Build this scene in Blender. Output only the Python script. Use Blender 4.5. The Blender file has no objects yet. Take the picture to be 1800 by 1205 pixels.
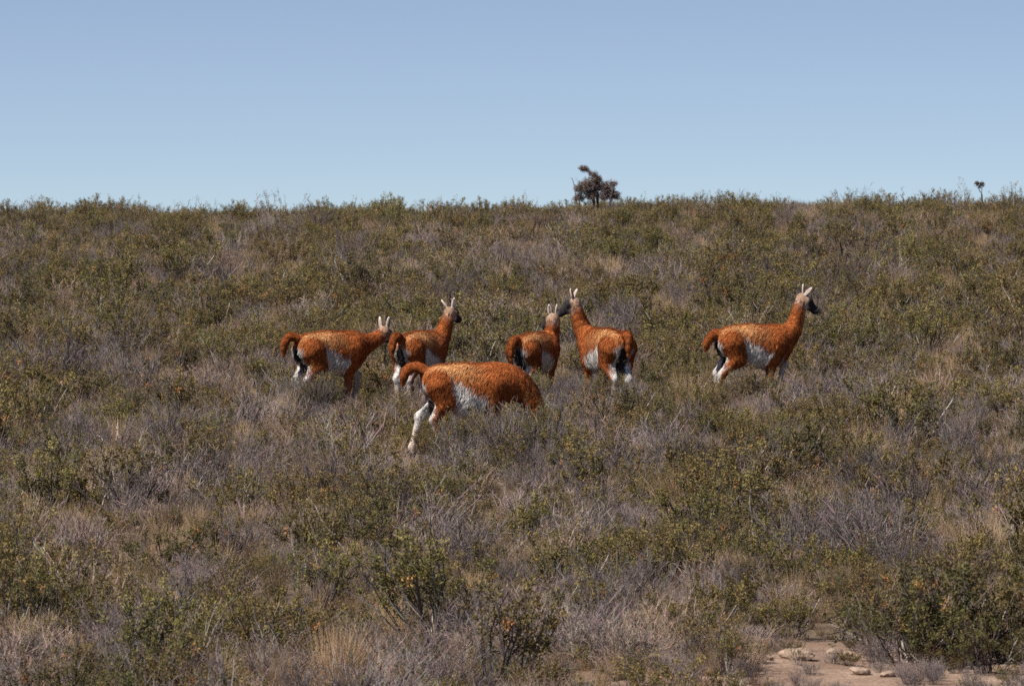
import bpy, math, random
import numpy as np

# ---------------------------------------------------------------- camera, sky, sun, exposure
SC = bpy.context.scene
COL = SC.collection
SLOPE, HCAM = 0.075, 8.0            # hillside gradient, camera height above its plane

cam_d = bpy.data.cameras.new('camera')
cam_d.lens = 200.0; cam_d.sensor_width = 23.6; cam_d.sensor_fit = 'HORIZONTAL'
cam_d.clip_start = 0.5; cam_d.clip_end = 3000
cam_d.dof.use_dof = True; cam_d.dof.focus_distance = 110.0; cam_d.dof.aperture_fstop = 5.6
cam = bpy.data.objects.new('camera', cam_d); COL.objects.link(cam)
cam.location = (0, 0, 0)
PITCH = math.atan(SLOPE - HCAM / 174.7 - (602.5 - 355) / 15254.0)
cam.rotation_euler = (math.pi / 2 + PITCH, 0, 0)
SC.camera = cam

SUN_EL, SUN_AZ = math.radians(49), math.atan2(-0.78, -0.62)   # azimuth: clockwise from +Y
world = bpy.data.worlds.new('World'); SC.world = world; world.use_nodes = True
nt = world.node_tree; nt.nodes.clear()
w_out = nt.nodes.new('ShaderNodeOutputWorld'); w_bg = nt.nodes.new('ShaderNodeBackground')
w_sky = nt.nodes.new('ShaderNodeTexSky'); w_sky.sky_type = 'NISHITA'; w_sky.sun_disc = False
w_sky.sun_elevation = SUN_EL; w_sky.sun_rotation = SUN_AZ
w_sky.air_density = 1.0; w_sky.dust_density = 0.0; w_sky.ozone_density = 2.0; w_sky.altitude = 300
w_tc = nt.nodes.new('ShaderNodeTexCoord'); w_map = nt.nodes.new('ShaderNodeMapping')
w_map.inputs['Scale'].default_value = (1, 1, 3.1)
nt.links.new(w_tc.outputs['Generated'], w_map.inputs['Vector'])
nt.links.new(w_map.outputs['Vector'], w_sky.inputs['Vector'])
w_hs = nt.nodes.new('ShaderNodeHueSaturation'); w_hs.inputs['Saturation'].default_value = 0.92; w_hs.inputs['Hue'].default_value = 0.512
nt.links.new(w_sky.outputs['Color'], w_hs.inputs['Color']); nt.links.new(w_hs.outputs['Color'], w_bg.inputs['Color'])
w_bg.inputs['Strength'].default_value = 0.0705
nt.links.new(w_bg.outputs['Background'], w_out.inputs['Surface'])

sun_d = bpy.data.lights.new('sun', 'SUN'); sun_d.energy = 5.0; sun_d.angle = math.radians(0.53)
sun_d.color = (1.0, 0.955, 0.88)
sun = bpy.data.objects.new('sun', sun_d); COL.objects.link(sun)
sx, sy, sz = math.sin(SUN_AZ) * math.cos(SUN_EL), math.cos(SUN_AZ) * math.cos(SUN_EL), math.sin(SUN_EL)
from mathutils import Vector
sun.rotation_euler = Vector((-sx, -sy, -sz)).to_track_quat('-Z', 'Y').to_euler()
sun.location = (-20, 80, 60)

SC.view_settings.view_transform = 'Standard'; SC.view_settings.look = 'None'
SC.view_settings.exposure = 0.6; SC.view_settings.gamma = 1.0
SC.render.engine = 'CYCLES'
SC.cycles.max_bounces = 5; SC.cycles.diffuse_bounces = 3; SC.cycles.glossy_bounces = 1
SC.cycles.transmission_bounces = 2; SC.cycles.transparent_max_bounces = 4
SC.cycles.use_denoising = False
SC.cycles.use_adaptive_sampling = False

RNG = np.random.default_rng(11)
f32 = np.float32

# ---------------------------------------------------------------- helpers
def unit(v):
    v = np.asarray(v, float)
    return v / np.maximum(np.linalg.norm(v, axis=-1, keepdims=True), 1e-9)

def make_mesh(name, V, F, col=None, mats=(), mat_idx=None, smooth=False, normals=None):
    """V (n,3); F list of index arrays, each (m,3) or (m,4); col (n,3) becomes the attribute 'tint'."""
    V = np.asarray(V, f32)
    me = bpy.data.meshes.new(name)
    F = [np.asarray(f, np.int32) for f in F if len(f)]
    loops = np.concatenate([f.ravel() for f in F])
    sizes = np.concatenate([np.full(len(f), f.shape[1], np.int32) for f in F])
    starts = np.concatenate([[0], np.cumsum(sizes)[:-1]]).astype(np.int32)
    me.vertices.add(len(V)); me.vertices.foreach_set('co', V.ravel())
    me.loops.add(len(loops)); me.loops.foreach_set('vertex_index', loops)
    me.polygons.add(len(sizes)); me.polygons.foreach_set('loop_start', starts)
    if mat_idx is not None:
        me.polygons.foreach_set('material_index', np.asarray(mat_idx, np.int32))
    me.update(calc_edges=True)
    me.polygons.foreach_set('use_smooth', np.full(len(sizes), bool(smooth)))
    if col is not None:
        a = me.attributes.new('tint', 'FLOAT_COLOR', 'POINT')
        c4 = np.ones((len(V), 4), f32); c4[:, :3] = col
        a.data.foreach_set('color', c4.ravel())
    if normals is not None:
        me.polygons.foreach_set('use_smooth', np.full(len(sizes), True))
        me.normals_split_custom_set_from_vertices([tuple(n) for n in np.asarray(normals, float)])
    for m in mats: me.materials.append(m)
    return me

def obj(name, me, parent=None, loc=None):
    o = bpy.data.objects.new(name, me); COL.objects.link(o)
    if parent is not None: o.parent = parent
    if loc is not None: o.location = loc
    return o

def tag(o, label=None, cat=None, group=None, kind=None):
    if label: o['label'] = label
    if cat: o['category'] = cat
    if group: o['group'] = group
    if kind: o['kind'] = kind
    return o

class Geo:
    """collects vertices, faces and tints"""
    def __init__(s): s.V, s.F, s.C, s.n = [], [], [], 0
    def add(s, V, F, C):
        s.V.append(V); s.F += [np.asarray(f) + s.n for f in F]
        s.C.append(np.broadcast_to(C, V.shape)); s.n += len(V)
    def mesh(s, name, mats, **k):
        tri = [f for f in s.F if f.shape[1] == 3]; quad = [f for f in s.F if f.shape[1] == 4]
        F = ([np.concatenate(tri)] if tri else []) + ([np.concatenate(quad)] if quad else [])
        return make_mesh(name, np.concatenate(s.V), F, np.concatenate(s.C), mats, **k)
    def raw(s):
        tri = [f for f in s.F if f.shape[1] == 3]; quad = [f for f in s.F if f.shape[1] == 4]
        F = ([np.concatenate(tri)] if tri else []) + ([np.concatenate(quad)] if quad else [])
        return np.concatenate(s.V), F, np.concatenate(s.C)

def tubes(geo, P, R, col, sides=3):
    """P (m,n,3) polylines, R (m,n) radii, col (m,3) or (3,)"""
    m, n, _ = P.shape
    d = unit(P[:, -1] - P[:, 0])
    ref = np.where(np.abs(d[:, 2:3]) > 0.9, np.array([[1., 0, 0]]), np.array([[0, 0, 1.]]))
    a = unit(np.cross(d, ref)); b = np.cross(d, a)
    th = np.arange(sides) * 2 * math.pi / sides
    ring = np.cos(th)[None, :, None] * a[:, None] + np.sin(th)[None, :, None] * b[:, None]
    V = P[:, :, None, :] + R[:, :, None, None] * ring[:, None]
    idx = np.arange(m * n * sides).reshape(m, n, sides)
    nx = np.roll(idx, -1, axis=2)
    Q = np.stack([idx[:, :-1], nx[:, :-1], nx[:, 1:], idx[:, 1:]], -1).reshape(-1, 4)
    col = np.asarray(col, float)
    if col.ndim == 1: col = np.broadcast_to(col, (m, 3))
    C = np.repeat(col, n * sides, axis=0)
    geo.add(V.reshape(-1, 3), [Q], C)

def grow(p0, d0, L, n, rng, bend=0.1, jit=0.15):
    """random-walk polylines from p0 (m,3) along d0, length L (m,)"""
    m = len(p0); P = np.zeros((m, n, 3)); P[:, 0] = p0; d = unit(d0)
    st = (np.asarray(L) / (n - 1))[:, None]
    for i in range(1, n):
        d = unit(d + np.array([0, 0, bend]) + rng.normal(0, jit, (m, 3)))
        P[:, i] = P[:, i - 1] + d * st
    return P

def along(P, t):
    """points on polylines P (m,n,3) at t (m,k) in 0..1 -> (m,k,3)"""
    n = P.shape[1]; u = np.clip(t, 0, 0.9999) * (n - 1); i = u.astype(int); f = (u - i)[..., None]
    mi = np.arange(len(P))[:, None]
    return P[mi, i] * (1 - f) + P[mi, i + 1] * f

def leaves(geo, c, size, col, rng, up=0.35, aspect=0.45):
    """rhombic two-triangle leaves, folded a little on the midrib"""
    m = len(c)
    d = unit(rng.normal(0, 1, (m, 3)) + np.array([0, 0, up]))
    s = unit(np.cross(d, rng.normal(0, 1, (m, 3)))); nrm = np.cross(d, s)
    L = (np.asarray(size) * rng.uniform(0.7, 1.3, m))[:, None]; W = L * aspect
    V = np.stack([c, c + d * L * .5 + s * W * .5 + nrm * L * .08, c + d * L, c + d * L * .5 - s * W * .5 + nrm * L * .08], 1)
    idx = np.arange(m * 4).reshape(m, 4)
    geo.add(V.reshape(-1, 3), [np.concatenate([idx[:, [0, 1, 2]], idx[:, [0, 2, 3]]])], np.repeat(col, 4, axis=0))

# ---------------------------------------------------------------- materials
def new_mat(name):
    m = bpy.data.materials.new(name); m.use_nodes = True
    t = m.node_tree; b = t.nodes['Principled BSDF']
    return m, t, b, t.nodes['Material Output']

def tint_mat(name, rough=0.8, spec=0.2, vary=0.25, translucent=0.0, sheen=0.0, hue=0.02):
    m, t, b, out = new_mat(name)
    at = t.nodes.new('ShaderNodeAttribute'); at.attribute_name = 'tint'
    oi = t.nodes.new('ShaderNodeObjectInfo')
    hs = t.nodes.new('ShaderNodeHueSaturation')
    mr = t.nodes.new('ShaderNodeMapRange')
    mr.inputs['To Min'].default_value = 1 - vary; mr.inputs['To Max'].default_value = 1 + vary
    t.links.new(oi.outputs['Random'], mr.inputs['Value'])
    t.links.new(mr.outputs['Result'], hs.inputs['Value'])
    mu = t.nodes.new('ShaderNodeMath'); mu.operation = 'MULTIPLY'; mu.inputs[1].default_value = 7.31
    fr = t.nodes.new('ShaderNodeMath'); fr.operation = 'FRACT'
    mh = t.nodes.new('ShaderNodeMapRange')
    mh.inputs['To Min'].default_value = 0.5 - hue; mh.inputs['To Max'].default_value = 0.5 + hue * 0.35
    t.links.new(oi.outputs['Random'], mu.inputs[0]); t.links.new(mu.outputs[0], fr.inputs[0])
    t.links.new(fr.outputs[0], mh.inputs['Value']); t.links.new(mh.outputs['Result'], hs.inputs['Hue'])
    t.links.new(at.outputs['Color'], hs.inputs['Color'])
    t.links.new(hs.outputs['Color'], b.inputs['Base Color'])
    b.inputs['Roughness'].default_value = rough; b.inputs['Specular IOR Level'].default_value = spec
    if sheen: b.inputs['Sheen Weight'].default_value = sheen; b.inputs['Sheen Roughness'].default_value = 0.5
    if translucent:
        tr = t.nodes.new('ShaderNodeBsdfTranslucent'); mx = t.nodes.new('ShaderNodeMixShader')
        mx.inputs['Fac'].default_value = translucent
        t.links.new(hs.outputs['Color'], tr.inputs['Color'])
        t.links.new(b.outputs[0], mx.inputs[1]); t.links.new(tr.outputs[0], mx.inputs[2])
        t.links.new(mx.outputs[0], out.inputs['Surface'])
    return m

M_LEAF = tint_mat('shrub_leaf', 0.62, 0.25, 0.22, 0.22, hue=0.025)
M_BARK = tint_mat('shrub_bark', 0.9, 0.1, 0.2)
M_TWIG = tint_mat('dry_twig', 0.9, 0.1, 0.22, hue=0.015)
M_GRASS = tint_mat('dry_grass', 0.75, 0.2, 0.2, 0.25, hue=0.012)
M_FUR = tint_mat('guanaco_coat', 0.85, 0.08, 0.0, 0.0, sheen=0.03, hue=0.0)
M_HAIR = tint_mat('guanaco_fur', 0.8, 0.10, 0.0, 0.35, sheen=0.04, hue=0.0)
M_WOOD = tint_mat('dead_wood', 0.9, 0.1, 0.12)

M_SOIL, t, b, out = new_mat('sandy_soil')
tc = t.nodes.new('ShaderNodeTexCoord')
n1 = t.nodes.new('ShaderNodeTexNoise'); n1.inputs['Scale'].default_value = 1.3; n1.inputs['Detail'].default_value = 8
n2 = t.nodes.new('ShaderNodeTexNoise'); n2.inputs['Scale'].default_value = 28; n2.inputs['Detail'].default_value = 6
t.links.new(tc.outputs['Object'], n1.inputs['Vector']); t.links.new(tc.outputs['Object'], n2.inputs['Vector'])
cr = t.nodes.new('ShaderNodeValToRGB')
cr.color_ramp.elements[0].position = 0.3; cr.color_ramp.elements[0].color = (0.21, 0.13, 0.09, 1)
cr.color_ramp.elements[1].position = 0.7; cr.color_ramp.elements[1].color = (0.40, 0.28, 0.205, 1)
t.links.new(n1.outputs['Fac'], cr.inputs['Fac'])
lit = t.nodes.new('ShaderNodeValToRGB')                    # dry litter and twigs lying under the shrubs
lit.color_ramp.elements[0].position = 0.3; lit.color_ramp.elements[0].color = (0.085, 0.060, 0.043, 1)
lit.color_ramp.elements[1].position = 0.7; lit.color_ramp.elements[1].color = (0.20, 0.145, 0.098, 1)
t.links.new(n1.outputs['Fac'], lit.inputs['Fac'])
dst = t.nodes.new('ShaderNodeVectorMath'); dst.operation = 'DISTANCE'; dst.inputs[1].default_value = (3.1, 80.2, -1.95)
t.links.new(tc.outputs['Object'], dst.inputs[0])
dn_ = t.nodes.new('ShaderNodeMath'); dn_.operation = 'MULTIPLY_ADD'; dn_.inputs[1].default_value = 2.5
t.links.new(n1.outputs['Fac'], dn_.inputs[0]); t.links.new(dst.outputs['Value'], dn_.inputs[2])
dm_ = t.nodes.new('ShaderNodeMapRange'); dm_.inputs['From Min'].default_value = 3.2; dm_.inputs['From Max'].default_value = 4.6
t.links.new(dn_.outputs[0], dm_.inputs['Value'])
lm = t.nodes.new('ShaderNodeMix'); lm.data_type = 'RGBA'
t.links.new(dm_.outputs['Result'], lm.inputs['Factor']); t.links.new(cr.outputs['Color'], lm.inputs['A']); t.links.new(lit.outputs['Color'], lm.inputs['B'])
cr2 = t.nodes.new('ShaderNodeValToRGB')
cr2.color_ramp.elements[0].position = 0.35; cr2.color_ramp.elements[0].color = (0.55, 0.55, 0.55, 1)
cr2.color_ramp.elements[1].position = 0.65; cr2.color_ramp.elements[1].color = (1, 1, 1, 1)
t.links.new(n2.outputs['Fac'], cr2.inputs['Fac'])
mx = t.nodes.new('ShaderNodeMix'); mx.data_type = 'RGBA'; mx.blend_type = 'MULTIPLY'; mx.inputs['Factor'].default_value = 1
t.links.new(lm.outputs['Result'], mx.inputs['A']); t.links.new(cr2.outputs['Color'], mx.inputs['B'])
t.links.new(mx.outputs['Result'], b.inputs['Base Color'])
bp = t.nodes.new('ShaderNodeBump'); bp.inputs['Strength'].default_value = 0.6; bp.inputs['Distance'].default_value = 0.03
t.links.new(n2.outputs['Fac'], bp.inputs['Height']); t.links.new(bp.outputs['Normal'], b.inputs['Normal'])
b.inputs['Roughness'].default_value = 0.95; b.inputs['Specular IOR Level'].default_value = 0.1

M_STONE, t, b, out = new_mat('pale_stone')
tc = t.nodes.new('ShaderNodeTexCoord')
n1 = t.nodes.new('ShaderNodeTexNoise'); n1.inputs['Scale'].default_value = 14; n1.inputs['Detail'].default_value = 7
t.links.new(tc.outputs['Object'], n1.inputs['Vector'])
cr = t.nodes.new('ShaderNodeValToRGB')
cr.color_ramp.elements[0].position = 0.3; cr.color_ramp.elements[0].color = (0.20, 0.135, 0.095, 1)
cr.color_ramp.elements[1].position = 0.7; cr.color_ramp.elements[1].color = (0.34, 0.245, 0.18, 1)
t.links.new(n1.outputs['Fac'], cr.inputs['Fac']); t.links.new(cr.outputs['Color'], b.inputs['Base Color'])
bp = t.nodes.new('ShaderNodeBump'); bp.inputs['Strength'].default_value = 0.5; bp.inputs['Distance'].default_value = 0.02
t.links.new(n1.outputs['Fac'], bp.inputs['Height']); t.links.new(bp.outputs['Normal'], b.inputs['Normal'])
b.inputs['Roughness'].default_value = 0.9

M_EYE, t, b, out = new_mat('dark_eye')
b.inputs['Base Color'].default_value = (0.012, 0.009, 0.007, 1); b.inputs['Roughness'].default_value = 0.15

# ---------------------------------------------------------------- ground
def sstep(a, b_, x):
    u = np.clip((x - a) / (b_ - a), 0, 1); return u * u * (3 - 2 * u)

def ground_z(x, y):
    x = np.asarray(x, float); y = np.asarray(y, float)
    z = SLOPE * y - HCAM
    z = z - 0.00235 * np.clip(y - 160, 0, 45) ** 2 - 0.21 * np.clip(y - 205, 0, None)
    z = z + (0.010 * x + 0.0008 * np.abs(x) * x * .3) * sstep(120, 170, y) * sstep(60, 20, np.abs(x))
    z = z + 0.06 * np.sin(x * 1.1 + 0.6 * np.sin(y * 0.31)) * np.sin(y * 0.47 + 1.0) \
          + 0.05 * np.sin(x * 0.43 + y * 0.21 + 2) + 0.02 * np.sin(x * 2.7 + 1.3) * np.sin(y * 1.9)
    # the bank the camera stands on
    z = z + (6.3 - SLOPE * y) * sstep(40, 6, y)
    return z

ys = np.unique(np.concatenate([np.linspace(-400, 0, 21), np.linspace(0, 60, 41), np.arange(60, 210, 0.5), np.linspace(210, 900, 60)]))
xs = np.unique(np.concatenate([np.linspace(-600, -30, 40), np.arange(-30, 30.1, 0.5), np.linspace(30, 600, 40)]))
X, Y = np.meshgrid(xs, ys)
Z = ground_z(X, Y)
idx = np.arange(X.size).reshape(X.shape)
Q = np.stack([idx[:-1, :-1], idx[:-1, 1:], idx[1:, 1:], idx[1:, :-1]], -1).reshape(-1, 4)
g = obj('ground', make_mesh('ground', np.stack([X, Y, Z], -1).reshape(-1, 3), [Q], None, [M_SOIL], smooth=True))
tag(g, kind='structure')

def at(px, py, lift=0.0):
    """(x, y) of the hillside point that the photograph shows at this place (1800 x 1205), hillside taken as a plane"""
    y = 1.0 / (1 / 174.7 + (py - 355) / 15254.0 / HCAM)
    return (px - 900) / 15254.0 * y, y

# ---------------------------------------------------------------- guanacos
def sdf_ell(P, c, r):
    q = P - np.asarray(c, f32); r = np.asarray(r, f32)
    k0 = np.sqrt(((q / r) ** 2).sum(-1)); k1 = np.sqrt(((q / (r * r)) ** 2).sum(-1))
    return k0 * (k0 - 1) / np.maximum(k1, 1e-6)

def sdf_cone(P, a, b_, ra, rb, flat=None):
    a = np.asarray(a, f32); b_ = np.asarray(b_, f32); ab = b_ - a
    q = P - a
    h = np.clip((q @ ab) / (ab @ ab), 0, 1)
    d = q - h[..., None] * ab
    return np.sqrt((d * d).sum(-1)) - (ra + (rb - ra) * h)

def sdf_ear(P, base, tip, side, w, th):
    """leaf-shaped ear: wide across `side`, thin across the other axis"""
    base = np.asarray(base, f32); ax = np.asarray(tip, f32) - base; L = np.linalg.norm(ax); ax = ax / L
    s = np.asarray(side, f32); s = s - ax * (s @ ax); s = s / np.linalg.norm(s); n = np.cross(ax, s)
    c = base + ax * L * 0.5
    q = P - c; u = q @ ax; v = q @ s; t_ = q @ n.astype(f32)
    v = v * (1 + 0.35 * u / L)       # narrower towards the tip
    return sdf_ell(np.stack([u, v, t_], -1), (0, 0, 0), (L * 0.56, w, th))

def smin(a, b_, k):
    h = np.clip(0.5 + 0.5 * (b_ - a) / k, 0, 1)
    return b_ * (1 - h) + a * h - k * h * (1 - h)

HIND = [(-0.36, 0.105, 0.825), (-0.30, 0.122, 0.63), (-0.46, 0.105, 0.43), (-0.435, 0.10, 0.10), (-0.40, 0.10, 0.025)]
FORE = [(0.27, 0.11, 0.82), (0.235, 0.125, 0.62), (0.265, 0.105, 0.34), (0.255, 0.10, 0.09), (0.285, 0.10, 0.025)]
R_HIND = [0.150, 0.106, 0.045, 0.032, 0.036]
R_FORE = [0.125, 0.080, 0.044, 0.030, 0.035]

def leg_pts(base, side, pose):
    pts = [np.array([p[0], p[1] * side, p[2]]) for p in base]
    if pose is None: return pts
    if isinstance(pose, (int, float)):          # swing of the foot
        w = [0, 0.25, 0.6, 1.0, 1.0]
        for p, k in zip(pts, w): p[0] += pose * k; p[2] += abs(pose) * 0.06 * k
        return pts
    for i, (x, z) in enumerate(pose):            # explicit x, z from the second joint down
        pts[i + 1][0] = x; pts[i + 1][2] = z
    return pts

def build_guanaco(spec):
    """returns dict of part -> list of primitive callables, all in the animal's own frame (x ahead, y left, z up)"""
    parts = {}
    dp = spec.get('deep', 0.0)
    parts['torso'] = [
        lambda P: sdf_ell(P, (0.24, 0, 0.790), (0.27, 0.190, 0.250)),
        lambda P: sdf_ell(P, (0.03, 0, 0.800 - dp / 2), (0.34, 0.212, 0.265 + dp / 2)),
        lambda P: sdf_ell(P, (0.04, 0, 0.725 - dp / 2), (0.27, 0.196, 0.190)),
        lambda P: sdf_ell(P, (-0.18, 0, 0.865), (0.30, 0.185, 0.200)),
        lambda P: sdf_ell(P, (-0.37, 0, 0.855), (0.170, 0.168, 0.172)),
    ]
    legs = {}
    for nm, base, rad in (('hind', HIND, R_HIND), ('fore', FORE, R_FORE)):
        for s, sn in ((1, 'L'), (-1, 'R')):
            pts = leg_pts(base, s, spec.get(nm + sn)); legs[nm + sn] = pts
            parts[nm + sn] = [(lambda P, a=pts[i], b_=pts[i + 1], ra=rad[i], rb=rad[i + 1]: sdf_cone(P, a, b_, ra, rb)) for i in range(4)]
    nk = [np.array(p, float) for p in spec['neck']]
    # smooth the neck line
    ctrl = np.array(nk); tt = np.linspace(0, 1, 9); k = len(ctrl) - 1
    bern = np.stack([math.comb(k, i) * tt ** i * (1 - tt) ** (k - i) for i in range(k + 1)], 1)
    npts = bern @ ctrl
    nr = np.interp(tt, [0, .2, .55, 1], spec.get('neck_r', [0.165, 0.128, 0.085, 0.068]))
    parts['neck'] = [(lambda P, a=npts[i], b_=npts[i + 1], ra=nr[i], rb=nr[i + 1]: sdf_cone(P, a, b_, ra, rb)) for i in range(8)]
    hd = unit(spec['head']); hc = npts[-1]
    upv = np.array([0, 0, 1.0]) if abs(hd[2]) < 0.85 else np.array([1.0, 0, 0.2])
    hs = unit(np.cross(upv, hd)); hu = np.cross(hd, hs)        # left and up of the head
    H = lambda f, l, u: hc + (hd * f * 1.12 + hs * l + hu * u) * 1.06
    parts['head'] = [
        lambda P: sdf_cone(P, H(-0.01, 0, 0.015), H(0.07, 0, 0.015), 0.069, 0.062),
        lambda P: sdf_cone(P, H(0.06, 0, 0.010), H(0.20, 0, -0.022), 0.060, 0.038),
        lambda P: sdf_cone(P, H(0.03, 0, -0.035), H(0.185, 0, -0.047), 0.045, 0.026),
        lambda P: sdf_ell(P, H(0.215, 0, -0.025), (0.033, 0.033, 0.030)),
        lambda P: sdf_ell(P, H(0.065, 0.05, 0.035), (0.028, 0.028, 0.024)),
        lambda P: sdf_ell(P, H(0.065, -0.05, 0.035), (0.028, 0.028, 0.024)),
    ]
    ears = []
    for s in (1, -1):
        sp, back, up_ = spec.get('ear', (0.30, -0.05, 1.0))
        if 'ears' in spec: sp, back, up_ = spec['ears'][0 if s > 0 else 1]
        base = H(-0.005, 0.045 * s, 0.065)
        ax = unit(hs * s * sp + hd * back + (hu * 0.4 + np.array([0, 0, 0.6])) * up_)
        tip = base + ax * 0.142
        ears.append((base, tip))
        side = hs * 0.75 + hd * (0.65 * s)
        parts.setdefault('ear', []).append(lambda P, a=base, b_=tip, sd=side: sdf_ear(P, a, b_, sd, 0.034, 0.015))
    tl = np.array(spec['tail'], float); k = len(tl) - 1
    bern = np.stack([math.comb(k, i) * tt ** i * (1 - tt) ** (k - i) for i in range(k + 1)], 1)
    tpts = bern @ tl; tr = np.interp(tt, [0, .3, .8, 1], [0.042, 0.036, 0.034, 0.022])
    parts['tail'] = [(lambda P, a=tpts[i], b_=tpts[i + 1], ra=tr[i], rb=tr[i + 1]: sdf_cone(P, a, b_, ra, rb)) for i in range(8)]
    return parts, dict(legs=legs, neck=npts, tail=tpts, H=H, hd=hd, hs=hs, hu=hu, ears=ears, dark_ears=spec.get('dark_ears', (0.3, 0.3)))

BLEND = dict(torso=0.10, hindL=0.11, hindR=0.11, foreL=0.09, foreR=0.09, neck=0.10, head=0.035, ear=0.012, tail=0.035)
ORDER = ['torso', 'neck', 'hindL', 'hindR', 'foreL', 'foreR', 'tail', 'head', 'ear']

def part_dist(parts, nm, P):
    d = None
    k = 0.02 if nm in ('ear',) else 0.05
    if nm == 'torso': k = 0.10
    if nm == 'ear': k = 0.001
    for fn in parts[nm]:
        v = fn(P); d = v if d is None else smin(d, v, k)
    return d

def cleft(P):
    return np.minimum(sdf_cone(P, (-0.580, 0, 0.85), (-0.50, 0, 0.45), 0.055, 0.070), sdf_cone(P, (-0.46, 0, 0.66), (-0.38, 0, 0.40), 0.05, 0.07))

def full_dist(parts, P):
    d = None
    for nm in ORDER:
        v = part_dist(parts, nm, P)
        d = v if d is None else smin(d, v, BLEND[nm])
        if nm == 'foreR': d = -smin(-d, cleft(P), 0.03)
    return d

def surface_nets(parts, lo, hi, h):
    n = np.ceil((hi - lo) / h).astype(int) + 1
    ax = [(lo[i] + h * np.arange(n[i])).astype(f32) for i in range(3)]
    P = np.stack(np.meshgrid(*ax, indexing='ij'), -1)
    # coarse test first: only evaluate where the surface can be
    c = 4
    Pc = P[::c, ::c, ::c]; dc = full_dist(parts, Pc)
    near = np.abs(dc) < h * c * 1.3
    nb = near.copy()
    for axi in range(3):
        nb |= np.roll(near, 1, axi) | np.roll(near, -1, axi)
    big = np.repeat(np.repeat(np.repeat(nb, c, 0), c, 1), c, 2)[:n[0], :n[1], :n[2]]
    D = np.repeat(np.repeat(np.repeat(dc, c, 0), c, 1), c, 2)[:n[0], :n[1], :n[2]].copy()
    D[big] = full_dist(parts, P[big])
    S = D < 0
    cs = [slice(0, -1), slice(1, None)]
    cnt = np.zeros(tuple(n - 1), f32); acc = np.zeros(tuple(n - 1) + (3,), f32)
    corners = [(i, j, k) for i in (0, 1) for j in (0, 1) for k in (0, 1)]
    for a in corners:
        for axi in range(3):
            if a[axi] == 1: continue
            b_ = list(a); b_[axi] = 1
            da = D[cs[a[0]], cs[a[1]], cs[a[2]]]; db = D[cs[b_[0]], cs[b_[1]], cs[b_[2]]]
            cross = (da < 0) != (db < 0)
            t_ = np.where(cross, da / np.where(cross, da - db, 1), 0)
            pos = np.zeros(da.shape + (3,), f32)
            for q in range(3): pos[..., q] = a[q]
            pos[..., axi] += t_
            acc += np.where(cross[..., None], pos, 0); cnt += cross
    active = cnt > 0
    vid = np.full(active.shape, -1, np.int64); vid[active] = np.arange(active.sum())
    ii = np.argwhere(active)
    V = (ii + acc[active] / cnt[active][:, None]) * h + lo
    quads = []
    for axi in range(3):
        u, v = [(1, 2), (2, 0), (0, 1)][axi]
        sl0 = [slice(None)] * 3; sl1 = [slice(None)] * 3
        sl0[axi] = slice(0, -1); sl1[axi] = slice(1, None)
        a = S[tuple(sl0)]; b_ = S[tuple(sl1)]
        e = np.argwhere(a != b_)
        ok = (e[:, u] > 0) & (e[:, v] > 0) & (e[:, u] < n[u] - 1) & (e[:, v] < n[v] - 1)
        e = e[ok]; inside = a[tuple(e.T)]
        def cell(du, dv):
            q = e.copy(); q[:, u] += du; q[:, v] += dv; return vid[tuple(q.T)]
        q4 = np.stack([cell(-1, -1), cell(0, -1), cell(0, 0), cell(-1, 0)], 1)
        q4 = np.where(inside[:, None], q4, q4[:, ::-1])
        quads.append(q4)
    Q = np.concatenate(quads); Q = Q[(Q >= 0).all(1)]
    return V.astype(float), Q

def vnoise(P, s, seed=0):
    """cheap smooth noise in -1..1"""
    r = np.random.default_rng(seed); v = 0; a = 0
    for o in range(5):
        k = unit(r.normal(0, 1, (3, 3))) * (2 * math.pi / s) * r.uniform(0.6, 1.7, (3, 1)); ph = r.uniform(0, 6.28, 3)
        v = v + np.prod(np.sin(P @ k.T[:, :2] + ph[:2]), -1); a += 0.5
    return np.clip(v / 1.6, -1, 1)

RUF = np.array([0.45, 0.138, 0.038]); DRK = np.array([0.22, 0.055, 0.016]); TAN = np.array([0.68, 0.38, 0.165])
WHT = np.array([0.74, 0.70, 0.66]); GRY = np.array([0.34, 0.29, 0.26]); BLK = np.array([0.030, 0.027, 0.030])

def mixc(a, b_, t_):
    t_ = np.clip(t_, 0, 1)[..., None]; return a * (1 - t_) + b_ * t_

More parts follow.
